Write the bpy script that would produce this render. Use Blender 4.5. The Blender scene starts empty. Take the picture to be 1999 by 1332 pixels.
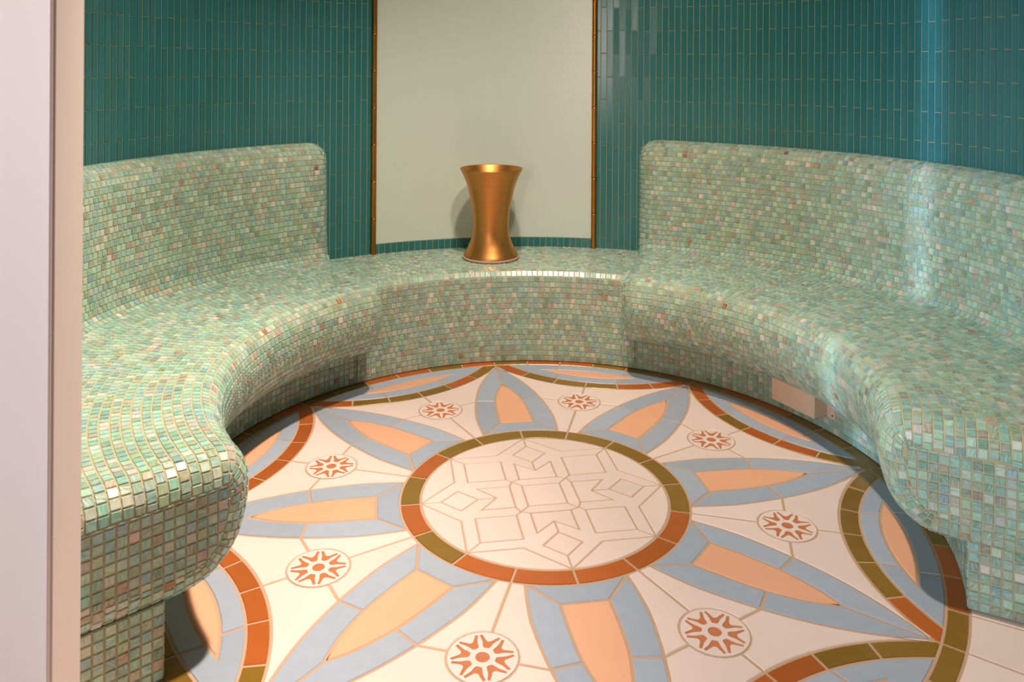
import bpy, math, random
from mathutils import Vector, Matrix
import mathutils.geometry as mg
random.seed(7)
rad, deg, PI = math.radians, math.degrees, math.pi
sc = bpy.context.scene
COL = sc.collection

# ------------------------------------------------------------------ camera
F_PX, HORIZON, YAW, ROLL = 1578.66, 134.56, 0.04318, 0.0062
CAM = Vector((0.0, -2.8574, 1.5))
cam_d = bpy.data.cameras.new('camera')
cam_d.sensor_width = 36.0
cam_d.lens = F_PX / 1999.0 * 36.0
cam_d.shift_y = -(666.0 - HORIZON) / 1999.0
cam_d.clip_start = 0.05
cam_d.dof.use_dof = True
cam_d.dof.focus_distance = 4.0
cam_d.dof.aperture_fstop = 6.5
cam = bpy.data.objects.new('camera', cam_d)
COL.objects.link(cam)
cR, sR = math.cos(ROLL), math.sin(ROLL)
rot = Matrix(((cR, -sR, 0), (0, 0, -1), (sR, cR, 0)))          # columns: right, up, back
cam.matrix_world = Matrix.Translation(CAM) @ (Matrix.Rotation(YAW, 3, 'Z') @ rot).to_4x4()
sc.camera = cam
_inv = (Matrix.Rotation(YAW, 3, 'Z') @ rot).transposed()
def to_px(P):
    """photo pixel of a world point (used only to pick which tiles show largest)"""
    d = _inv @ (Vector(P) - CAM)
    if d.z > -0.05: return None
    return 999.5 + F_PX * d.x / -d.z, HORIZON - F_PX * d.y / -d.z

# ------------------------------------------------------------------ light and exposure
AX = -11.586                       # direction of the room's axis of symmetry, degrees clockwise from +Y
def pol(r, th, z=0.0):
    a = rad(th); return Vector((r * math.sin(a), r * math.cos(a), z))
w = bpy.data.worlds.new('world'); sc.world = w; w.use_nodes = True
w.node_tree.nodes['Background'].inputs[0].default_value = (0.80, 0.86, 1.0, 1)
w.node_tree.nodes['Background'].inputs[1].default_value = 0.012
def lamp(name, kind, loc, target, energy, color, **kw):
    d = bpy.data.lights.new(name, kind); d.energy = energy; d.color = color
    for k, v in kw.items(): setattr(d, k, v)
    o = bpy.data.objects.new(name, d); COL.objects.link(o)
    o.location = loc
    o.rotation_euler = (Vector(target) - Vector(loc)).to_track_quat('-Z', 'Y').to_euler()
    return o
WARM = (1.0, 0.84, 0.71)
lamp('ceiling_spot_light', 'SPOT', (-0.06, -0.04, 3.78), (-0.44, -0.30, 0.0), 380, WARM, spot_size=rad(100), spot_blend=0.9, shadow_soft_size=0.08)
lamp('ceiling_accent_light', 'SPOT', (-0.10, -0.07, 3.78), (-1.22, -0.70, 0.4), 560, WARM, spot_size=rad(54), spot_blend=1.0, shadow_soft_size=0.08)
lamp('added_wall_fill', 'SPOT', (0.30, -0.95, 3.70), (0.10, 1.70, 0.75), 195, WARM, spot_size=rad(66), spot_blend=1.0, shadow_soft_size=0.10)  # added fill without a known fixture, brightens the panel, backrests and ledge face
# daylight reaches the room past the door post: a narrow gap along the line of the post, a wider dimmer window beside it
BEAM, EDGE = Vector((0.737, 0.676, 0)), Vector((-0.857, -1.482, 0))
SIDE = Vector((0.676, -0.737, 0))
def beam(o, d, z): p = EDGE + SIDE*o + BEAM*d; return (p.x, p.y, z)
lamp('daylight_gap', 'AREA', beam(.06, -3.2, 1.35), beam(.06, 3.4, 1.25), 0.55, (0.50, 0.74, 1.0), shape='RECTANGLE', size=0.06, size_y=2.6, spread=rad(1.6))
lamp('daylight_window', 'AREA', beam(.42, -3.3, 1.5), beam(.55, 3.0, 0.9), 8, (0.50, 0.76, 1.0), shape='RECTANGLE', size=0.6, size_y=2.2, spread=rad(34))
lamp('corridor_light', 'AREA', (-1.1, -3.6, 1.8), (-0.7, -1.4, 1.2), 34, (1.0, 0.84, 0.78), shape='RECTANGLE', size=0.55, size_y=1.3)
sc.view_settings.view_transform = 'Standard'
sc.view_settings.look = 'None'
sc.view_settings.exposure = 0.0
sc.view_settings.gamma = 1.0
sc.view_settings.use_curve_mapping = False

# ------------------------------------------------------------------ materials
def lin(r, g, b):
    f = lambda c: (c/255/12.92) if c <= 10 else ((c/255 + 0.055)/1.055) ** 2.4
    return (f(r), f(g), f(b), 1.0)
def mat(name, color, rough=0.5, metal=0.0, spec=0.5, var=0.0, vscale=8.0, bump=0.0, bscale=60.0, stretch=(1, 1, 1), coat=0.0, rvar=0.0):
    m = bpy.data.materials.new(name); m.use_nodes = True
    nt = m.node_tree; N, L = nt.nodes, nt.links
    b = N['Principled BSDF']
    b.inputs['Base Color'].default_value = color
    b.inputs['Roughness'].default_value = rough
    b.inputs['Metallic'].default_value = metal
    b.inputs['Specular IOR Level'].default_value = spec
    b.inputs['Coat Weight'].default_value = coat
    b.inputs['Coat Roughness'].default_value = 0.08
    tc = N.new('ShaderNodeTexCoord'); mp = N.new('ShaderNodeMapping'); mp.inputs['Scale'].default_value = stretch
    L.new(tc.outputs['Object'], mp.inputs['Vector'])
    if var:
        n = N.new('ShaderNodeTexNoise'); n.inputs['Scale'].default_value = vscale; n.inputs['Detail'].default_value = 4
        L.new(mp.outputs['Vector'], n.inputs['Vector'])
        oi = N.new('ShaderNodeObjectInfo')
        ad = N.new('ShaderNodeMath'); ad.operation = 'ADD'; L.new(n.outputs['Fac'], ad.inputs[0]); L.new(oi.outputs['Random'], ad.inputs[1])
        mr = N.new('ShaderNodeMapRange'); mr.inputs['From Min'].default_value = 0.3; mr.inputs['From Max'].default_value = 1.7
        mr.inputs['To Min'].default_value = 1 - var; mr.inputs['To Max'].default_value = 1 + var
        L.new(ad.outputs[0], mr.inputs['Value'])
        mx = N.new('ShaderNodeVectorMath'); mx.operation = 'SCALE'
        mx.inputs[0].default_value = color[:3]
        L.new(mr.outputs['Result'], mx.inputs['Scale']); L.new(mx.outputs['Vector'], b.inputs['Base Color'])
        if rvar:
            m2 = N.new('ShaderNodeMapRange'); m2.inputs['To Min'].default_value = rough - rvar; m2.inputs['To Max'].default_value = rough + rvar
            L.new(n.outputs['Fac'], m2.inputs['Value']); L.new(m2.outputs['Result'], b.inputs['Roughness'])
    if bump:
        n = N.new('ShaderNodeTexNoise'); n.inputs['Scale'].default_value = bscale; n.inputs['Detail'].default_value = 3
        L.new(mp.outputs['Vector'], n.inputs['Vector'])
        bp = N.new('ShaderNodeBump'); bp.inputs['Strength'].default_value = bump; bp.inputs['Distance'].default_value = 0.004
        L.new(n.outputs['Fac'], bp.inputs['Height']); L.new(bp.outputs['Normal'], b.inputs['Normal'])
    return m
def mosaic_mat():
    m = bpy.data.materials.new('streaked_glass_mosaic'); m.use_nodes = True
    nt = m.node_tree; N, L = nt.nodes, nt.links; b = N['Principled BSDF']
    at = N.new('ShaderNodeAttribute'); at.attribute_name = 'tile_color'
    uv = N.new('ShaderNodeUVMap'); uv.uv_map = 'tile_uv'
    mp = N.new('ShaderNodeMapping'); mp.inputs['Scale'].default_value = (0.55, 2.6, 1)
    L.new(uv.outputs['UV'], mp.inputs['Vector'])
    n = N.new('ShaderNodeTexNoise'); n.inputs['Scale'].default_value = 1.8; n.inputs['Detail'].default_value = 3; n.inputs['Distortion'].default_value = 0.6
    L.new(mp.outputs['Vector'], n.inputs['Vector'])
    r1 = N.new('ShaderNodeMapRange'); r1.inputs['From Min'].default_value = 0.50; r1.inputs['From Max'].default_value = 0.78; r1.inputs['To Max'].default_value = 0.55
    L.new(n.outputs['Fac'], r1.inputs['Value'])
    mx = N.new('ShaderNodeMix'); mx.data_type = 'RGBA'
    L.new(r1.outputs['Result'], mx.inputs['Factor']); L.new(at.outputs['Color'], mx.inputs[6]); mx.inputs[7].default_value = lin(226, 226, 214)
    r2 = N.new('ShaderNodeMapRange'); r2.inputs['From Min'].default_value = 0.22; r2.inputs['From Max'].default_value = 0.46; r2.inputs['To Min'].default_value = 0.62; r2.inputs['To Max'].default_value = 1.0
    L.new(n.outputs['Fac'], r2.inputs['Value'])
    vm = N.new('ShaderNodeVectorMath'); vm.operation = 'SCALE'
    L.new(mx.outputs[2], vm.inputs[0]); L.new(r2.outputs['Result'], vm.inputs['Scale']); L.new(vm.outputs['Vector'], b.inputs['Base Color'])
    b.inputs['Roughness'].default_value = 0.24
    b.inputs['Specular IOR Level'].default_value = 0.5
    bp = N.new('ShaderNodeBump'); bp.inputs['Strength'].default_value = 0.25; bp.inputs['Distance'].default_value = 0.002
    L.new(n.outputs['Fac'], bp.inputs['Height']); L.new(bp.outputs['Normal'], b.inputs['Normal'])
    return m
M = {}
M['mosaic'] = mosaic_mat()
M['grout'] = mat('ochre_mosaic_grout', lin(182, 170, 134), 0.85, var=0.15, vscale=9)
M['floor_grout'] = mat('tan_floor_grout', lin(190, 158, 130), 0.8, var=0.12, vscale=12)
M['cream'] = mat('cream_glazed_tile', lin(236, 215, 206), 0.42, var=0.05, vscale=5, bump=0.05, bscale=25)
M['blue'] = mat('dusty_blue_glazed_tile', lin(168, 178, 194), 0.38, var=0.10, vscale=22, bump=0.12, bscale=70, rvar=0.08)
M['peach'] = mat('peach_tile', lin(238, 178, 142), 0.45, var=0.06, vscale=10, bump=0.05, bscale=30)
M['olive'] = mat('olive_gold_lustre_tile', lin(146, 110, 38), 0.26, metal=0.2, var=0.16, vscale=14, bump=0.15, bscale=40)
M['copper'] = mat('copper_lustre_tile', lin(192, 102, 43), 0.28, metal=0.2, var=0.16, vscale=14, bump=0.15, bscale=40)
M['terracotta'] = mat('terracotta_inlay', lin(196, 118, 74), 0.6, var=0.10, vscale=30)
M['teal'] = mat('teal_glass_tile', lin(48, 116, 118), 0.22, var=0.10, vscale=6, bump=0.18, bscale=16, stretch=(1, 1, 0.15))
M['teal_grout'] = mat('olive_wall_grout', lin(142, 152, 114), 0.85)
M['panel'] = mat('pale_sage_woven_panel', lin(218, 228, 214), 0.27, var=0.035, vscale=4, bump=0.14, bscale=160, stretch=(1, 1, 0.3))
M['brass'] = mat('aged_brass', lin(196, 130, 60), 0.38, metal=1.0, var=0.18, vscale=20)
M['bronze'] = mat('brushed_bronze', lin(214, 146, 80), 0.42, metal=1.0, var=0.14, vscale=10, bump=0.08, bscale=18, stretch=(1, 1, 9))
M['limescale'] = mat('pale_pink_sealant', lin(196, 158, 140), 0.7, var=0.12, vscale=40)
M['paint'] = mat('pinkish_white_paint', lin(230, 213, 207), 0.5, var=0.02, vscale=3, bump=0.06, bscale=40)
M['plaster'] = mat('ceiling_plaster', lin(120, 126, 120), 0.9)
M['box'] = mat('beige_powder_coated_steel', lin(222, 188, 158), 0.5, var=0.04, vscale=12)
M['steel'] = mat('screw_steel', lin(150, 140, 130), 0.35, metal=1.0)
M['slab'] = mat('corridor_floor', lin(190, 176, 160), 0.6, var=0.08, vscale=3)

# ------------------------------------------------------------------ object helpers
def obj(name, verts, faces, m, parent=None, smooth=False, loc=None):
    me = bpy.data.meshes.new(name)
    me.from_pydata([tuple(v) for v in verts], [], faces); me.update()
    if m is not None: me.materials.append(m)
    if smooth: me.polygons.foreach_set('use_smooth', [True] * len(me.polygons))
    o = bpy.data.objects.new(name, me); COL.objects.link(o)
    if parent is not None: o.parent = parent
    if loc is not None: o.location = loc
    return o
def empty(name, loc=(0, 0, 0)):
    o = bpy.data.objects.new(name, None); COL.objects.link(o); o.location = loc; o.empty_display_size = 0.1
    return o
def tag(o, label, cat, group=None):
    o['label'] = label; o['category'] = cat
    if group: o['group'] = group
    return o
def struct(o, label=None, cat=None):
    o['kind'] = 'structure'
    if label: o['label'] = label
    if cat: o['category'] = cat
    return o
def lathe(profile, n=48, close=True):
    vs, fs = [], []
    k = len(profile)
    for i in range(n):
        a = 2 * PI * i / n
        for r, z in profile: vs.append((r * math.cos(a), r * math.sin(a), z))
    for i in range(n):
        j = (i + 1) % n
        for q in range(k - 1): fs.append((i*k+q, j*k+q, j*k+q+1, i*k+q+1))
    return vs, fs
def box(x0, x1, y0, y1, z0, z1, bev=0.003):
    """bevelled box: 24 vertices"""
    vs, fs = [], []
    X, Y, Z = (x0, x1), (y0, y1), (z0, z1)
    idx = {}
    for i in (0, 1):
        for j in (0, 1):
            for k in (0, 1):
                sx, sy, sz = (1 if i == 0 else -1), (1 if j == 0 else -1), (1 if k == 0 else -1)
                for ax in range(3):
                    p = [X[i] + sx*bev, Y[j] + sy*bev, Z[k] + sz*bev]
                    p[ax] = (X[i], Y[j], Z[k])[ax]
                    idx[(i, j, k, ax)] = len(vs); vs.append(tuple(p))
    I = idx
    for v in (0, 1):
        fs += [(I[v,0,0,0], I[v,1,0,0], I[v,1,1,0], I[v,0,1,0]), (I[0,v,0,1], I[1,v,0,1], I[1,v,1,1], I[0,v,1,1]), (I[0,0,v,2], I[1,0,v,2], I[1,1,v,2], I[0,1,v,2])]
    for a in (0, 1):
        for b in (0, 1):
            fs += [(I[0,a,b,1], I[1,a,b,1], I[1,a,b,2], I[0,a,b,2]), (I[a,0,b,0], I[a,1,b,0], I[a,1,b,2], I[a,0,b,2]), (I[a,b,0,0], I[a,b,1,0], I[a,b,1,1], I[a,b,0,1])]
            for c in (0, 1): fs.append((I[a,b,c,0], I[a,b,c,1], I[a,b,c,2]))
    return vs, fs
def fix_normals(o):
    import bmesh
    bm = bmesh.new(); bm.from_mesh(o.data); bmesh.ops.recalc_face_normals(bm, faces=bm.faces); bm.to_mesh(o.data); bm.free()
    return o

# ------------------------------------------------------------------ floor medallion
def offset_poly(P, d):
    """move every side of a simple counter-clockwise polygon inwards by d"""
    n = len(P); out = []
    for i in range(n):
        a, b, c = P[i-1], P[i], P[(i+1) % n]
        e1 = (b[0]-a[0], b[1]-a[1]); e2 = (c[0]-b[0], c[1]-b[1])
        l1 = math.hypot(*e1) or 1e-9; l2 = math.hypot(*e2) or 1e-9
        n1 = (-e1[1]/l1, e1[0]/l1); n2 = (-e2[1]/l2, e2[0]/l2)
        k = 1 + n1[0]*n2[0] + n1[1]*n2[1]
        k = max(k, 0.05)
        out.append((b[0] + d*(n1[0]+n2[0])/k, b[1] + d*(n1[1]+n2[1])/k))
    return out
def area2(P): return sum(P[i-1][0]*P[i][1] - P[i][0]*P[i-1][1] for i in range(len(P)))
def dedupe(P, eps=1e-4):
    out = []
    for p in P:
        if not out or math.hypot(p[0]-out[-1][0], p[1]-out[-1][1]) > eps: out.append(p)
    if math.hypot(out[0][0]-out[-1][0], out[0][1]-out[-1][1]) < eps: out.pop()
    return out
def rot2(P, th):
    a = rad(th); c, s = math.cos(a), math.sin(a)
    return [(c*x + s*y, -s*x + c*y) for x, y in P]          # clockwise by th
def tile(name, P, m, parent, gap, th=0.0, dz=None, bev=0.0018, depth=0.008):
    P = dedupe(rot2(P, AX + th))
    if area2(P) < 0: P = P[::-1]
    A = offset_poly(P, gap/2); B = offset_poly(P, gap/2 + bev)
    top = random.uniform(-0.0005, 0.0) if dz is None else dz
    n = len(P)
    cx = sum(p[0] for p in P)/n; cy = sum(p[1] for p in P)/n
    vs = [(x-cx, y-cy, 0) for x, y in B] + [(x-cx, y-cy, -bev) for x, y in A] + [(x-cx, y-cy, -depth) for x, y in A]
    fs = [tuple(range(n))]
    for i in range(n):
        j = (i+1) % n
        fs += [(i, n+i, n+j, j), (n+i, 2*n+i, 2*n+j, n+j)]
    return obj(name, vs, fs, m, parent, loc=(cx, cy, top))
def arc(r, a0, a1, n=8): return [(r*math.sin(rad(a0+(a1-a0)*i/n)), r*math.cos(rad(a0+(a1-a0)*i/n))) for i in range(n+1)]
def mir(P): return [(-x, y) for x, y in P]
def quad_arc(r0, r1, a0, a1, n=5): return arc(r0, a0, a1, n) + arc(r1, a1, a0, n)
def bez(pts, n=10):
    """smooth curve through the points (Catmull-Rom)"""
    out = []; p = [pts[0]] + list(pts) + [pts[-1]]
    for i in range(1, len(p)-2):
        for k in range(n):
            t = k/n; a, b, c, d = p[i-1], p[i], p[i+1], p[i+2]
            out.append(tuple(0.5*((2*b[q]) + (c[q]-a[q])*t + (2*a[q]-5*b[q]+4*c[q]-d[q])*t*t + (3*b[q]-a[q]-3*c[q]+d[q])*t**3) for q in range(len(b))))
    out.append(tuple(pts[-1]))
    return out
# grout bed: one slab under every floor tile
def slab_disc(r, z0, z1, n=96):
    vs = [(0, 0, z1)] + [(r*math.cos(2*PI*i/n), r*math.sin(2*PI*i/n), z1) for i in range(n)] + [(r*math.cos(2*PI*i/n), r*math.sin(2*PI*i/n), z0) for i in range(n)]
    fs = [(0, 1+i, 1+(i+1) % n) for i in range(n)] + [(1+i, 1+n+i, 1+n+(i+1) % n, 1+(i+1) % n) for i in range(n)]
    return vs, fs
floor = struct(obj('floor', *slab_disc(2.02, -0.06, -0.0024), M['floor_grout']), 'round floor medallion of cream, blue and peach tiles with gold rings', 'floor')
RI = 0.4323
u = lambda P: [(x*RI, y*RI) for x, y in P]
GC, G = 0.0055, 0.0085
# the centre star: 33 cream tiles
q, a1, a2, nd = 0.16, 0.275, 0.598, 0.2325
tile('star_square', u([(-q,-q),(q,-q),(q,q),(-q,q)]), M['cream'], floor, GC)
hexp = [(-q,q),(q,q),(nd,nd),(.162,.262),(-.162,.262),(-nd,nd)]
arrow = [(-.162,.262),(.162,.262),(.162,.535),(0,.395),(-.162,.535)]
diam = [(0,.545),(.148,.695),(0,.845),(-.148,.695)]
cs = [(a1,a1),(a2,a1),(a2,a2),(a1,a2)]
reg = [(nd,nd),(.162,.262),(.162,.535),(0,.395),(0,.545),(.148,.695),(0,.845),(0,1),(.295,.708),(.707,.707),(a2,a2),(a1,a2),(a1,a1)]
seg = [(0,1)] + arc(1.0, 0, 45, 8)[1:] + [(.295,.708)]
for k in range(4):
    tile('star_band', u(hexp), M['cream'], floor, GC, 90*k)
    tile('star_arrow', u(arrow), M['cream'], floor, GC, 90*k)
    tile('star_diamond', u(diam), M['cream'], floor, GC, 90*k)
    tile('star_square', u(cs), M['cream'], floor, GC, 90*k)
    tile('star_band', u(reg), M['cream'], floor, GC, 90*k)
    tile('star_band', u(mir(reg)), M['cream'], floor, GC, 90*k)
for k in range(4):
    tile('star_segment', u(seg), M['cream'], floor, GC, 90*k)
    tile('star_segment', u(mir(seg)), M['cream'], floor, GC, 90*k)
# inner ring: 16 lustre tiles
ring_cols = 'ooooocccccocOcoo'.lower()
for i in range(16):
    tile('ring_tile', quad_arc(0.4345, 0.505, 22.5*i, 22.5*(i+1), 7), M['olive' if ring_cols[i] == 'o' else 'copper'], floor, 0.0075)
# petals
side = bez([(.154,.4835),(.163,.58),(.1645,.67),(.148,.822),(.117,.965),(.070,1.095),(0,1.2325)], 7)
iS = min(range(len(side)), key=lambda i: abs(side[i][1]-.822))
oside = bez([(.071,.585),(.070,.70),(.062,.81),(.035,.925),(0,1.006)], 6)
iO = min(range(len(oside)), key=lambda i: abs(oside[i][1]-.81))
b_ang = deg(math.atan2(.154, .4835))
def rosette(th):
    cu = bpy.data.curves.new('rosette_outline', 'CURVE'); cu.dimensions = '2D'; cu.fill_mode = 'BOTH'
    def spl(P):
        s = cu.splines.new('POLY'); s.points.add(len(P)-1); s.use_cyclic_u = True
        for i, p in enumerate(P): s.points[i].co = (p[0], p[1], 0, 1)
    R = 0.0905
    spl([(R*math.sin(2*PI*i/40), R*math.cos(2*PI*i/40)) for i in range(40)])
    spl([(0.0188*math.sin(2*PI*i/16), 0.0188*math.cos(2*PI*i/16)) for i in range(16)])
    v = [(0,.0335),(.0068,.0340),(.0112,.0415),(.0142,.0520),(.0190,.0605),(.0285,.0740),(.0228,.0795),(.0128,.0680),(.0055,.0595),(0,.0575)]
    V = v + mir(v[1:-1])[::-1]
    for k in range(8): spl(rot2(V, 45*k))
    cu.extrude = 0.004
    ob = bpy.data.objects.new('rosette_outline', cu); COL.objects.link(ob)
    dg = bpy.context.evaluated_depsgraph_get(); dg.update()
    me = bpy.data.meshes.new_from_object(ob.evaluated_get(dg))
    bpy.data.objects.remove(ob); bpy.data.curves.remove(cu)
    me.materials.clear(); me.materials.append(M['cream'])
    return me
ros_me = rosette(0); ros_me.name = 'rosette_tile'
inl_v, inl_f = slab_disc(0.0890, -0.004, 0.0, 32)
inl_me = bpy.data.meshes.new('rosette_inlay'); inl_me.from_pydata(inl_v, [], inl_f); inl_me.materials.append(M['terracotta'])
# cream spandrels round each rosette, split by four spokes (in the frame of the gap at 22.5 degrees)
tipx, tipy = 1.2357*math.sin(rad(22.5)), 1.2357*math.cos(rad(22.5))
AC, AR0, AR1 = 1.776, 0.791, 0.728
sideL = rot2(side, -22.5)                 # right-hand edge of the petal on the left of the gap
sp_joint = sideL[iS]
ROC, ROR = 0.816, 0.0925
def ros_arc(a0, a1, n=8): return [(ROR*math.sin(rad(a0+(a1-a0)*i/n)), ROC + ROR*math.cos(rad(a0+(a1-a0)*i/n))) for i in range(n+1)]
ja = deg(math.atan2(sp_joint[0], sp_joint[1]-ROC))     # direction of side spoke seen from the rosette
inner_sp = [(0, .505), (0, ROC-ROR)] + ros_arc(-180, ja, 6)[1:] + sideL[:iS+1][::-1] + arc(.505, -22.5 + deg(math.atan2(.154, .4835)), 0, 4)[1:-1]
xt = -tipx
arc_in = [(AR0*math.sin(t), AC - AR0*math.cos(t)) for t in [math.asin(-tipx/AR0*(1-i/10)) for i in range(11)]]
outer_sp = ros_arc(ja, 0, 6) + arc_in[::-1] + sideL[iS:-1][::-1]
def arc_pt(R, x): return (x, AC - math.sqrt(R*R - x*x))
def band_edge(R, x0, x1, n=5): return [arc_pt(R, x0+(x1-x0)*i/n) for i in range(n+1)]
# where the outer side of the band meets the outer ring (r = 1.25)
ye = (1.25**2 - AR1**2 + AC**2) / (2*AC); xe = math.sqrt(1.25**2 - ye**2)
xs_in = [-tipx, -.318, -.155, 0, .155, .318, tipx]
xs_out = [-xe, -.293, -.143, 0, .143, .293, xe]
arc_cols = {0: 'cooocc', 1: 'ccocco', 2: 'ooooc'+'c', 3: 'ooccoc', 4: 'cooccc', 5: 'occccc', 6: 'cccccc', 7: 'coooco'}
arc_cols[2] = 'ooooOc'.lower()
LI, LO = 1.113, 1.186                     # peach lens, inner and outer crown
def circ_thru(tx, ty, cy):
    """points from (-tx,ty) to (tx,ty) through (0,cy)"""
    h = ty - cy; R = (tx*tx + h*h) / (2*abs(h)); s = 1 if h > 0 else -1
    return [(x, cy + s*(R - math.sqrt(R*R - x*x))) for x in [tx*(-1 + 2*i/14) for i in range(15)]]
lens_in, lens_out = circ_thru(.232, 1.156, LI), circ_thru(.232, 1.156, LO)
def at_x(curve, x):
    for i in range(len(curve)-1):
        (xa, ya), (xb, yb) = curve[i], curve[i+1]
        if xa <= x <= xb: return (x, ya + (yb-ya)*(x-xa)/((xb-xa) or 1))
    return curve[-1]
def cut(curve, x0, x1): return [at_x(curve, x0)] + [p for p in curve if x0 < p[0] < x1] + [at_x(curve, x1)]
ring_in = arc(1.25, -22.5, 22.5, 24)
bandout = band_edge(AR1, -xe, xe, 20)
for k in range(8):
    th = 45*k
    tile('petal_base', arc(.505, -b_ang, b_ang, 6) + [(.071,.585),(-.071,.585)], M['blue'], floor, G, th)
    tile('petal_heart', oside + mir(oside)[::-1][1:], M['peach'], floor, G, th)
    lo = side[:iS+1] + oside[:iO+1][::-1]
    hi = side[iS:] + oside[iO:][::-1]
    for P in (lo, mir(lo), hi, mir(hi)): tile('petal_border', P, M['blue'], floor, G, th)
    g = th + 22.5
    for P in (inner_sp, mir(inner_sp), outer_sp, mir(outer_sp)): tile('cream_field', P, M['cream'], floor, G, g)
    ro = bpy.data.objects.new('rosette_tile', ros_me); COL.objects.link(ro); ro.parent = floor
    c = pol(ROC, AX + g); ro.location = (c.x, c.y, -0.0042); ro.rotation_euler = (0, 0, -rad(AX + g))
    il = bpy.data.objects.new('rosette_inlay', inl_me); COL.objects.link(il); il.parent = ro; il.location = (0, 0, 0.0024)
    cols = arc_cols[k]
    for i in range(6):
        P = band_edge(AR0, xs_in[i], xs_in[i+1]) + band_edge(AR1, xs_out[i], xs_out[i+1])[::-1]
        rp = (1.25*math.sin(rad(22.5)), 1.25*math.cos(rad(22.5)))
        if i == 0: P = P + [(-rp[0], rp[1])]
        if i == 5: P = P[:6] + [rp] + P[6:]
        tile('arc_tile', P, M['olive' if cols[i] == 'o' else 'copper'], floor, 0.0075, g)
    tile('lens_heart', lens_in + lens_out[::-1][1:-1], M['peach'], floor, G, g)
    xj, xk = .148, .168
    tile('lens_border', cut(bandout, -xj, xj) + cut(lens_in, -xj, xj)[::-1], M['blue'], floor, G, g)
    tile('lens_border', cut(lens_out, -xk, xk) + cut(ring_in, -xk, xk)[::-1], M['blue'], floor, G, g)
    e = cut(bandout, xj, xe-1e-4) + cut(ring_in, xk, xe-1e-4)[::-1] + cut(lens_out, xk, .2319) + cut(lens_in, xj, .2319)[::-1]
    tile('lens_border', e, M['blue'], floor, G, g); tile('lens_border', mir(e), M['blue'], floor, G, g)
for i in range(48):
    tile('border_tile', quad_arc(1.25, 1.309, 7.5*i, 7.5*(i+1), 4), M['olive' if random.random() < 0.72 else 'copper'], floor, 0.0075)
for i in range(48):
    for r0, r1 in ((1.309, 1.66), (1.66, 2.01)):
        tile('cream_paver', quad_arc(r0, r1, 7.5*i, 7.5*(i+1), 4), M['cream'], floor, 0.008)

# ------------------------------------------------------------------ mosaic machinery
PITCH, GAP = 0.0270, 0.0028
PALETTE = [((170, 206, 182), 27), ((158, 202, 187), 22), ((182, 210, 189), 18), ((156, 196, 192), 10), ((174, 194, 164), 15),
           ((196, 210, 189), 10), ((214, 215, 203), 5), ((182, 176, 154), 4), ((196, 172, 152), 1.0), ((172, 124, 104), 0.35), ((222, 206, 193), 1.6), ((150, 186, 164), 10)]
_pw = [p[1] for p in PALETTE]
def tile_color():
    c = random.choices(PALETTE, _pw)[0][0]
    j = random.uniform(0.85, 1.02)
    return lin(*[min(255, max(0, v*j + random.uniform(-6, 6))) for v in c])
class Tile:
    __slots__ = ('vs', 'col', 'uv', 'area', 'fs')
def build_tile(corners, normal):
    """corners: polygon on the surface; the tile is a thin bevelled slab on it"""
    n = len(corners); c = sum(corners, Vector()) / n
    if n < 3: return None
    # orientation
    nn = Vector()
    for i in range(n): nn += (corners[i]-c).cross(corners[(i+1) % n]-c)
    if nn.length < 1e-6: return None
    if nn.dot(normal) < 0: corners = corners[::-1]; nn = -nn
    nn.normalize()
    t = Tile(); up = []; dn = []
    tx, ty = random.gauss(0, .022), random.gauss(0, .022)
    e1 = (corners[1]-corners[0]); e1 = e1.normalized() if e1.length > 1e-6 else Vector((1, 0, 0)); e2 = nn.cross(e1)
    for p in corners:
        d = p - c; L = d.length or 1e-6
        a = d * max(0.2, (L - GAP*0.72) / L); b = d * max(0.1, (L - GAP*0.72 - 0.0022) / L)
        h = 0.0026 + b.dot(e1)*tx + b.dot(e2)*ty
        up.append(c + b + nn*h); dn.append(c + a - nn*0.0012)
    t.vs = up + dn
    t.fs = [tuple(range(n))] + [(i, n+i, n+(i+1) % n, (i+1) % n) for i in range(n)]
    t.col = tile_color()
    ang = random.choice((0, PI/2)) + random.gauss(0, .25); ox, oy = random.uniform(0, 200), random.uniform(0, 200)
    ca, sa = math.cos(ang), math.sin(ang)
    t.uv = []
    for p in t.vs:
        x, y = (p-c).dot(e1)/PITCH, (p-c).dot(e2)/PITCH
        t.uv.append((ox + ca*x - sa*y, oy + sa*x + ca*y))
    # size in the photograph
    t.area = 0.0
    if nn.dot(CAM - c) > 0:
        q = [to_px(p) for p in corners]
        if all(q):
            cx = sum(p[0] for p in q)/n; cy = sum(p[1] for p in q)/n
            if 166 < cx < 1996 and 0 < cy < 1330:
                t.area = abs(sum(q[i-1][0]*q[i][1]-q[i][0]*q[i-1][1] for i in range(n)))/2
    return t
def tiles_mesh(name, ts, parent, one=False):
    off = sum(ts[0].vs, Vector())/len(ts[0].vs) if one else Vector()
    vs, fs, cols, uvs = [], [], [], []
    for t in ts:
        b = len(vs); vs += [tuple(v-off) for v in t.vs]
        for f in t.fs:
            fs.append(tuple(b+i for i in f)); cols += [t.col]*len(f); uvs += [t.uv[i] for i in f]
    o = obj(name, vs, fs, M['mosaic'], parent, loc=off if one else None)
    me = o.data
    ca = me.color_attributes.new('tile_color', 'FLOAT_COLOR', 'CORNER')
    ca.data.foreach_set('color', [x for c in cols for x in c])
    uv = me.uv_layers.new(name='tile_uv'); uv.data.foreach_set('uv', [x for c in uvs for x in c])
    return o
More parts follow.
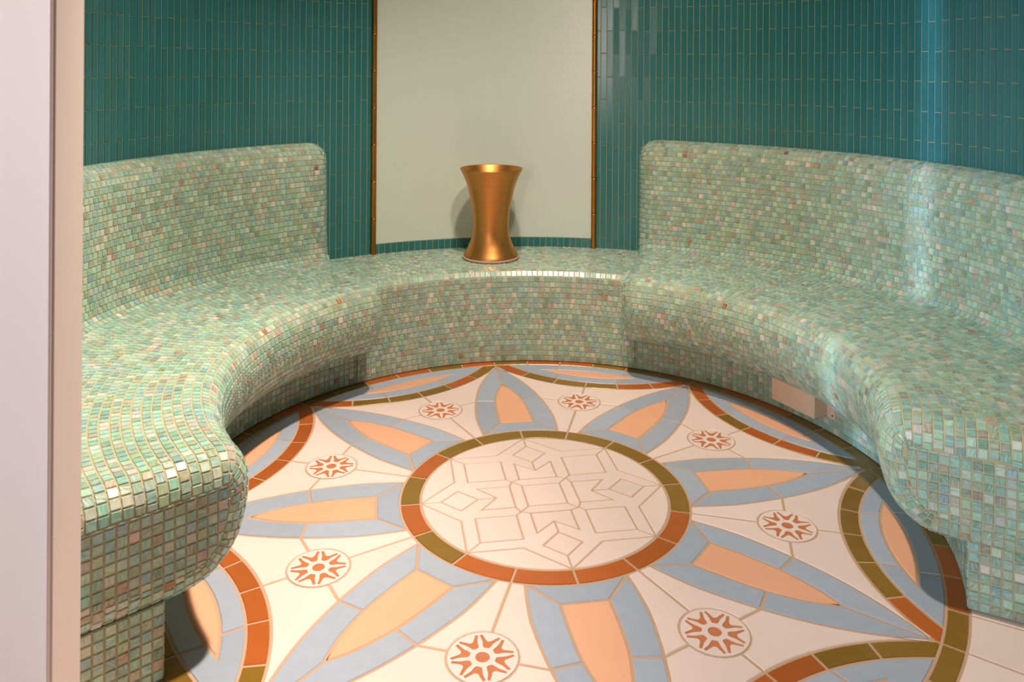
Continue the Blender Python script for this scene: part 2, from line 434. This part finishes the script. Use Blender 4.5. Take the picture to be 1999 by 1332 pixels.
def resample(P, n):
    L = [0]
    for a, b in zip(P, P[1:]): L.append(L[-1] + math.hypot(b[0]-a[0], b[1]-a[1]))
    out = []; j = 0
    for i in range(n+1):
        s = L[-1]*i/n
        while j < len(P)-2 and L[j+1] < s: j += 1
        t = (s-L[j])/((L[j+1]-L[j]) or 1)
        out.append((P[j][0]+(P[j+1][0]-P[j][0])*t, P[j][1]+(P[j+1][1]-P[j][1])*t))
    return out, L[-1]
class Sweep:
    """a profile (r, z) swept about the room's axis from angle t0 to t1, both ends rounded over with radii e0, e1"""
    def __init__(s, prof, t0, t1, e0, e1, rfun=None, slant=0.0):
        s.slant = slant
        s.rows = max(1, round(resample(prof, 2)[1]/PITCH)); s.t0, s.t1, s.e0, s.e1, s.rfun = t0, t1, e0, e1, rfun
        s.K = 4; s.P, s.len = resample(prof, s.rows*s.K)
        s.corners = prof if len(prof) == 4 else None
        n = len(s.P); s.N = []
        for i in range(n):
            a, b = s.P[max(0, i-1)], s.P[min(n-1, i+1)]
            d = (b[0]-a[0], b[1]-a[1]); l = math.hypot(*d) or 1
            s.N.append((-d[1]/l, d[0]/l))
        s.sg = 1 if t1 > t0 else -1
    def pt(s, i, f):
        """i: profile sample index, f in [0,1] along the sweep including both rounded ends"""
        r, z = s.P[i]; nr, nz = s.N[i]
        t0 = s.t0 + s.slant*(r-1.07)
        A = abs(rad(s.t1-t0)); q0, q1 = s.e0*PI/2, s.e1*PI/2
        mid = A*r - s.e0 - s.e1; T = mid + q0 + q1; l = f*T
        if l < q0: ph = l/s.e0; d = s.e0*(1-math.cos(ph)); ins = s.e0*(1-math.sin(ph))
        elif l > T-q1: ph = (T-l)/s.e1; d = A*r - s.e1*(1-math.cos(ph)); ins = s.e1*(1-math.sin(ph))
        else: d = s.e0 + (l-q0); ins = 0
        th = t0 + s.sg*deg(d/r)
        rr, zz = r - nr*ins, z - nz*ins
        rr = min(rr, RW)
        if s.rfun: rr = rr + s.rfun(th)
        return pol(rr, th, zz), ins, T
    def nrm(s, i, f):
        r, z = s.P[i]; nr, nz = s.N[i]
        p, ins, T = s.pt(i, f); th = deg(math.atan2(p.x, p.y))
        v = pol(nr, th, nz)
        A = abs(rad(s.t1-s.t0)); q0, q1 = s.e0*PI/2, s.e1*PI/2
        l = f*T; tang = Vector((math.cos(rad(th)), -math.sin(rad(th)), 0))*s.sg
        if s.e0 and l < q0: ph = l/s.e0; v = v*math.sin(ph) - tang*math.cos(ph)
        elif s.e1 and l > T-q1: ph = (T-l)/s.e1; v = v*math.sin(ph) + tang*math.cos(ph)
        return v
    def tiles(s, grid=False, skip=None):
        out = []
        for k in range(s.rows):
            i0, i1 = k*s.K, (k+1)*s.K; im = (i0+i1)//2
            T = s.pt(im, 0.5)[2]; n = max(1, round(T/PITCH))
            ph = 0.0 if grid else random.random()
            fr = [0.0] + [(j+ph)/n for j in range(0 if ph > 0.02 else 1, n)] + [1.0]
            fr = [x for x in fr if x <= 1.0]
            fr = sorted(set(fr)); 
            for a, b in zip(fr, fr[1:]):
                if (b-a)*T < PITCH*0.3: continue
                jj = 0 if grid else random.uniform(-.05, .05)*PITCH/T
                c = [s.pt(i0, a)[0], s.pt(i0, b)[0], s.pt(i1, b)[0], s.pt(i1, a)[0]]
                if skip and skip(sum(c, Vector())/4): continue
                t = build_tile(c, s.nrm(im, (a+b)/2))
                if t: out.append(t)
        return out
    def core(s, name, parent, close):
        """grout body; close: extra (r, z) profile points that close the outline behind"""
        A = abs(s.t1-s.t0); m = max(8, int(A/2.0))
        fr = []
        T = s.pt(len(s.P)//2, .5)[2]; q0, q1 = s.e0*PI/2/T, s.e1*PI/2/T
        fr += [q0*i/5 for i in range(5)] if s.e0 else []
        fr += [q0 + (1-q0-q1)*i/m for i in range(m)]
        fr += [1-q1+q1*i/5 for i in range(6)] if s.e1 else [1.0]
        idx = list(range(0, len(s.P), 2))
        if s.corners: idx = list(range(len(s.corners))); s.P, s.N = list(s.corners), [(0, 0)]*len(s.corners)
        vs, fs = [], []; n = len(idx); c = len(close)
        for f in fr:
            pts = [s.pt(i, f)[0] for i in idx]
            th = deg(math.atan2(pts[0].x, pts[0].y)) 
            vs += pts + [pol(r, th, z) for r, z in close]
        w = n + c
        for j in range(len(fr)-1):
            for i in range(w):
                fs.append((j*w+i, j*w+(i+1) % w, (j+1)*w+(i+1) % w, (j+1)*w+i))
        fs += [tuple(range(w)), tuple(reversed([(len(fr)-1)*w+i for i in range(w)]))]
        return fix_normals(obj(name, vs, fs, M['grout'], parent))
    def cap_poly(s, end, close):
        e = s.e1 if end else s.e0
        P = [(s.P[i][0]-s.N[i][0]*e, s.P[i][1]-s.N[i][1]*e) for i in range(0, len(s.P), 2)]
        return P + list(close)
    def cap_tiles(s, end, close, r_ref, z_ref):
        """flat end, tiled with a square grid clipped to the outline"""
        P = s.cap_poly(end, close); th = s.t1 if end else s.t0
        nrm = Vector((math.cos(rad(th)), -math.sin(rad(th)), 0))*s.sg*(1 if end else -1)
        x0, x1 = min(p[0] for p in P), max(p[0] for p in P); y0, y1 = min(p[1] for p in P), max(p[1] for p in P)
        out = []
        i = math.floor((x0-r_ref)/PITCH)
        while r_ref + i*PITCH < x1:
            j = math.floor((y0-z_ref)/PITCH)
            while z_ref + j*PITCH < y1:
                a, b = r_ref+i*PITCH, z_ref+j*PITCH
                Q = clip(P, a, a+PITCH, b, b+PITCH)
                if len(Q) >= 3 and abs(area2(Q))/2 > 0.12*PITCH*PITCH:
                    t = build_tile([pol(r, th, z) for r, z in Q], nrm)
                    if t: out.append(t)
                j += 1
            i += 1
        return out
def clip(P, x0, x1, y0, y1):
    for ax, lim, sg in ((0, x0, 1), (0, x1, -1), (1, y0, 1), (1, y1, -1)):
        out = []
        for k in range(len(P)):
            a, b = P[k-1], P[k]
            da, db = sg*(a[ax]-lim), sg*(b[ax]-lim)
            if (da >= 0) != (db >= 0):
                t = da/(da-db); out.append((a[0]+(b[0]-a[0])*t, a[1]+(b[1]-a[1])*t))
            if db >= 0: out.append(b)
        P = out
        if not P: return []
    return dedupe(P, 1e-4) if len(P) > 2 else []
def lay(sections, limit=300):
    """sections: [(parent part, tiles)]; the largest in the photograph become single parts, the rest one field per part"""
    every = sorted((t.area for _, ts in sections for t in ts), reverse=True)
    thr = every[limit] if len(every) > limit else 0
    for part, ts in sections:
        big = [t for t in ts if t.area > thr and t.area > 0]; rest = [t for t in ts if not (t.area > thr and t.area > 0)]
        for t in big: tiles_mesh('mosaic_tile', [t], part, one=True)
        if rest: tiles_mesh('mosaic_field', rest, part)['kind'] = 'stuff'

# ------------------------------------------------------------------ benches
RW = 1.86                                  # room radius at the wall tiles
RB = 1.304                                 # foot of the benches
RL = 1.270                                 # upper edge of the low ledge between the benches
SEAT = [(1.85,.168),(1.45,.168)] + bez([(1.335,.168),(1.25,.170),(1.19,.181),(1.141,.212),(1.101,.262),(1.076,.34),(1.070,.40),(1.078,.447),(1.102,.485),(1.145,.5025),(1.25,.504)], 8) + [(1.40,.504),(1.60,.504),(1.73,.504)]
BACK = bez([(1.675,.504),(1.715,.509),(1.742,.530),(1.752,.565),(1.756,.62)], 8) + bez([(1.760,.80),(1.764,.98),(1.772,1.035),(1.790,1.075),(1.825,1.098),(1.858,1.102)], 8)
def bench(name, label, sg, t_in_seat, t_in_back, t_out, t_base_out):
    root = tag(empty(name, pol(1.5, (t_in_seat+t_out)/2)), label, 'bench', 'curved mosaic benches')
    inv = Matrix.Translation(-root.location)
    parts = []
    seat = Sweep(SEAT, t_in_seat, t_out, 0.075, 0.075, slant=(t_in_back-t_in_seat)/.66)
    c_seat = [(RW, .40), (RW, .172)]
    def under(c):
        th = deg(math.atan2(c.x, c.y)); return c.z < .2 and math.hypot(c.x, c.y) > 1.345 and (abs(th-t_out) > 5)
    s_core = seat.core('seat', root, c_seat)
    s_t = seat.tiles(skip=under) + seat.cap_tiles(1, [(RW-.0, .40)], 1.095, .504) 
    back = Sweep(BACK, t_in_back, t_out, 0.105, 0.05)
    b_core = back.core('backrest', root, [(RW, 1.10), (RW, .30), (1.80, .30)])
    b_t = back.tiles()
    b_t += back.cap_tiles(1, [(RW, 1.05), (RW, .45), (1.72, .45)], 1.095, .504)
    base = Sweep([(RB, .002), (RB, .190)], t_in_seat - sg*3, t_base_out, 0.0, 0.0)
    p_core = base.core('base', root, [(RW, .19), (RW, .002)])
    p_t = base.tiles(grid=True)
    fl = 0.0
    th = t_base_out; nrm = Vector((math.cos(rad(th)), -math.sin(rad(th)), 0))*sg
    for i in range(20):
        for j in range(7):
            r0, z0 = RB+fl+i*PITCH, .002 + j*.188/7
            if r0 + PITCH > RW: continue
            t = build_tile([pol(r0, th, z0), pol(r0+PITCH, th, z0), pol(r0+PITCH, th, z0+.188/7), pol(r0, th, z0+.188/7)], nrm)
            p_t.append(t)
    for p in (s_core, b_core, p_core): p.matrix_parent_inverse = inv
    s_core['label'] = 'deep overhanging seat with a rounded front edge'
    b_core['label'] = 'upright back with a rounded top'
    p_core['label'] = 'recessed shadowed plinth under the seat'
    lay([(s_core, s_t), (b_core, b_t), (p_core, p_t)])
    return root
bench('mosaic_bench', 'pale green mosaic bench curving in from behind the white door post', -1, AX-30.6, AX-28.0, -135.2, -134.6)
bench('mosaic_bench', 'pale green mosaic bench with the small beige box fixed under its seat', 1, AX+30.6, AX+28.3, 115.6, 114.8)
# the low ledge between them
led = tag(empty('mosaic_ledge', pol(1.5, AX)), 'low green mosaic ledge between the two benches carrying the bronze vase', 'ledge')
FACE = [(RB-.004, .002), (RL, .441)]; EDGE_ROW = [(RL, .441), (RL+.0221, .4655)]; TOP = [(RL+.0221, .4655), (RW, .4655)]
lsw = Sweep(FACE + EDGE_ROW[1:] + TOP[1:], AX-31.8, AX+31.8, 0.0, 0.0)
l_core = lsw.core('ledge_body', led, [(RW, .002)]); l_core.matrix_parent_inverse = Matrix.Translation(-led.location)
l_secs = [Sweep(P, AX-31.8, AX+31.8, 0.0, 0.0) for P in (FACE, EDGE_ROW, TOP)]
lay([(l_core, [t for q in l_secs for t in q.tiles()])])

# ------------------------------------------------------------------ round wall
TL, TR = -31.1, 8.55                       # the two brass trims
H_ROOM = 3.9
JL, JR = -141.0, 117.8
def shell(name, t0, t1, m, r0=RW+.0006, r1=RW+.10, z0=0.0, z1=H_ROOM, step=0.5):
    n = max(4, int(abs(t1-t0)/step)); vs, fs = [], []
    for i in range(n+1):
        th = t0+(t1-t0)*i/n
        vs += [pol(r0, th, z0), pol(r0, th, z1), pol(r1, th, z1), pol(r1, th, z0)]
    for i in range(n):
        for j in range(4): fs.append((4*i+j, 4*i+(j+1) % 4, 4*i+4+(j+1) % 4, 4*i+4+j))
    fs += [(0, 1, 2, 3), tuple(4*n+j for j in (3, 2, 1, 0))]
    return fix_normals(obj(name, vs, fs, m, None))
wl = struct(shell('wall_left', JL, TL, M['teal_grout']), 'curved wall of narrow upright teal tiles behind the bench by the door post', 'wall')
wr = struct(shell('wall_right', TR, JR, M['teal_grout']), 'curved wall of narrow upright teal tiles lit blue at its far side', 'wall')
wb = struct(shell('wall_back', TL, TR, M['panel'], r0=RW-.004), 'smooth pale sage panel behind the bronze vase', 'wall')
DT = deg(0.0352/RW); TH = 0.266; TG = 0.0026
def stick(th0, th1, z0, z1):
    """one upright teal tile: verts, faces, projected size"""
    r = RW; g = deg(TG/2/r); b = .0018; gb = deg(b/r)
    A = [(th0+g, z0+TG/2), (th1-g, z0+TG/2), (th1-g, z1-TG/2), (th0+g, z1-TG/2)]
    B = [(th0+g+gb, z0+TG/2+b), (th1-g-gb, z0+TG/2+b), (th1-g-gb, z1-TG/2-b), (th0+g+gb, z1-TG/2-b)]
    t = random.gauss(0, .0003); s = random.gauss(0, .0003)
    vs = [pol(r - .0022 + (t if i in (0, 3) else -t) + (s if i < 2 else -s), *B[i]) for i in range(4)] + [pol(r+.003, *A[i]) for i in range(4)]
    fs = [(3, 2, 1, 0)] + [(i, (i+1) % 4, 4+(i+1) % 4, 4+i) for i in range(4)]
    q = [to_px(p) for p in vs[:4]]; area = 0
    if all(q):
        cx = sum(p[0] for p in q)/4; cy = [p[1] for p in q]
        tm = (th0+th1)/2; d = abs(tm-AX)
        hid = d > 28.5 and z1 < 1.0 or z1 < .47
        if 166 < cx < 1996 and max(cy) > 4 and min(cy) < 1330 and not hid:
            px = [(min(max(p[0], 0), 1999), min(max(p[1], 0), 1332)) for p in q]
            area = abs(sum(px[i-1][0]*px[i][1]-px[i][0]*px[i-1][1] for i in range(4)))/2
    return vs, fs, area
def stick_wall(parent, t0, t1, zlo, zhi, limit=300):
    L = []; n = int(round(abs(t1-t0)/DT)); st = (t1-t0)/n
    for c in range(n):
        ph = 1.456 + (TH/2 if c % 2 else 0) + random.gauss(0, .002)
        z = ph - TH*math.ceil((ph-zlo)/TH)
        while z < zhi:
            a, b = max(z, zlo), min(z+TH, zhi)
            if b - a > .012:
                x, y = sorted((t0+c*st, t0+(c+1)*st)); L.append(stick(x, y, a, b))
            z += TH
    L.sort(key=lambda s: -s[2])
    big = [s for s in L[:limit] if s[2] > 0]; rest = L[len(big):]
    for vs, fs, _ in big:
        c = sum(vs, Vector())/8; fix_normals(obj('teal_tile', [v-c for v in vs], fs, M['teal'], parent, loc=c))
    if rest:
        V, Fc = [], []
        for vs, fs, _ in rest:
            b = len(V); V += vs; Fc += [tuple(b+i for i in f) for f in fs]
        fix_normals(obj('teal_tile_field', V, Fc, M['teal'], parent))['kind'] = 'stuff'
stick_wall(wl, TL, JL, .4655, H_ROOM)
stick_wall(wr, TR, JR, .4655, H_ROOM)
# short teal course under the panel
n = int(round((TR-TL)/DT)); st = (TR-TL)/n
for c in range(n):
    vs, fs, _ = stick(TL+c*st, TL+(c+1)*st, .4655, .5215)
    vs = [v*((RW-.006)/RW) if True else v for v in vs]; vs = [Vector((v.x, v.y, z)) for v, z in zip(vs, [p.z*RW/(RW-.006) for p in vs])]
    k = sum(vs, Vector())/8
    fix_normals(obj('teal_tile', [v-k for v in vs], fs, M['teal'], wb, loc=k))
g = shell('grout_strip', TL, TR, M['teal_grout'], r0=RW-.0052, r1=RW-.001, z0=.4655, z1=.5225); g.parent = wb
# brass bamboo trims
def bamboo(name, th, label):
    root = struct(empty(name, pol(RW-.012, th, .4655)), label, 'trim')
    seg = .205; z = 0.0; prof = [(0, 0), (.0142, 0), (.0166, .004), (.0156, .010), (.0150, .10), (.0156, .193), (.0166, .199), (.0142, .2035), (0, .2035)]
    vs, fs = lathe(prof, 16); me = bpy.data.meshes.new('brass_segment'); me.from_pydata(vs, [], fs); me.materials.append(M['brass'])
    me.polygons.foreach_set('use_smooth', [True]*len(me.polygons))
    while z < H_ROOM-.4655-.1:
        o = bpy.data.objects.new('brass_segment', me); COL.objects.link(o); o.parent = root; o.location = (0, 0, z); z += seg
    return root
bamboo('trim_1', TL, 'brass bamboo-like rod along the panel edge on the darker teal side')
bamboo('trim_2', TR, 'brass bamboo-like rod along the panel edge on the glinting teal side')
ceil = struct(obj('ceiling', *slab_disc(RW+.1, H_ROOM, H_ROOM+.001), M['plaster']), 'plain plaster ceiling high above the round room', 'ceiling')

# ------------------------------------------------------------------ door wall with its post
# plane at 1.14 m in front of the centre, square to the axis; local x runs to the right seen from the camera
ax_out = pol(1, AX+180); right = Vector((-ax_out.y, ax_out.x, 0))
Mw = Matrix((( right.x, ax_out.x, 0, ax_out.x*1.141), (right.y, ax_out.y, 0, ax_out.y*1.141), (0, 0, 1, 0), (0, 0, 0, 1)))
JX = -1.137                                # inner edge of the post in that plane
def door_piece(name, b, label, m='paint', parent=None):
    vs, fs = box(*b); o = fix_normals(obj(name, [Mw @ Vector(v) for v in vs], fs, M[m], parent)); 
    if parent is None: struct(o, label, 'wall')
    return o
door_piece('wall_front', (JX-1.3, JX-.05, .02, .1385, 0, 2.55), 'white wall beside the doorway')
door_piece('wall_front', (-JX+.05, -JX+1.3, .02, .1385, 0, 2.55), 'white wall on the far side of the doorway')
door_piece('wall_front', (JX-1.3, -JX+1.3, .02, .1385, 2.55, H_ROOM), 'white wall above the doorway')
post = struct(empty('door_1', Mw @ Vector((JX, 0, 0))), 'blurred pinkish white door post at the edge of the view', 'door frame')
for nm, b in (('jamb', (JX-.05, JX, 0, .139, 0, 2.5)), ('casing', (JX-.20, JX-.003, .139, .147, 0, 2.56)), ('casing_edge', (JX-.22, JX-.18, .147, .158, 0, 2.56))):
    o = door_piece(nm, b, None, parent=post); o.matrix_parent_inverse = Matrix.Translation(-post.location)
for nm, b in (('jamb', (-JX, -JX+.05, 0, .139, 0, 2.5)), ('casing', (-JX+.003, -JX+.20, .139, .147, 0, 2.56)), ('lintel', (JX-.05, -JX+.05, 0, .139, 2.5, 2.55))):
    o = door_piece(nm, b, None, parent=post); o.matrix_parent_inverse = Matrix.Translation(-post.location)
cf = [Mw @ Vector(v) for v in ((-4, .02, -.02), (4, .02, -.02), (4, 5, -.02), (-4, 5, -.02), (-4, .02, -.06), (4, .02, -.06), (4, 5, -.06), (-4, 5, -.06))]
struct(fix_normals(obj('floor_corridor', cf, [(0, 1, 2, 3), (4, 5, 6, 7), (0, 1, 5, 4), (1, 2, 6, 5), (2, 3, 7, 6), (3, 0, 4, 7)], M['slab'])), 'plain pale floor outside the doorway', 'floor')

# ------------------------------------------------------------------ vase
VZ = .4697
vase = tag(empty('bronze_vase', (-.3, 1.553, VZ)), 'hourglass shaped bronze vase with flared rim standing on the mosaic ledge', 'vase')
outer = bez([(.149, .010), (.146, .020), (.130, .050), (.111, .092), (.100, .135), (.0975, .175), (.0985, .215), (.106, .278), (.117, .336), (.131, .393), (.150, .442), (.172, .486)], 5)
inner = [(r-.0035, z) for r, z in outer if z > .05][::-1]
vs, fs = lathe(outer + [(.1705, .488), (.169, .4865)] + inner + [(.0, .055)], 72)
b = obj('body', vs, fs, M['bronze'], vase, smooth=True); b['label'] = 'brushed bronze body narrowing at the waist'
vs, fs = lathe([(0, 0), (.151, 0), (.1545, .004), (.1545, .009), (.150, .012), (.144, .012), (0, .012)], 64)
f = obj('foot_ring', vs, fs, M['limescale'], vase, smooth=False); f['label'] = 'pale pinkish rim round the foot'

# ------------------------------------------------------------------ box under the right-hand seat
bt = 60.0
bx = tag(empty('steam_outlet_box', pol(RB-.001, bt, .07)), 'small beige steel box fixed to the bench base beneath the seat', 'box')
bx.rotation_euler = (0, 0, -rad(bt))
def bpart(name, dims, m, bev=.004):
    vs, fs = box(*dims, bev=bev); return fix_normals(obj(name, vs, fs, M[m], bx))
# local -y points into the room, +x runs towards the door
bpart('cover', (-.122, .112, -.095, 0.0, 0, .098), 'box')
bpart('flange', (.110, .150, -.018, .012, -.004, .074), 'box', .002)
vs, fs = lathe([(0, .004), (.004, .003), (.005, 0)], 10)
o = obj('screw', [(x+.138, -z-.0175, y+.010) for x, y, z in vs], fs, M['steel'], bx)
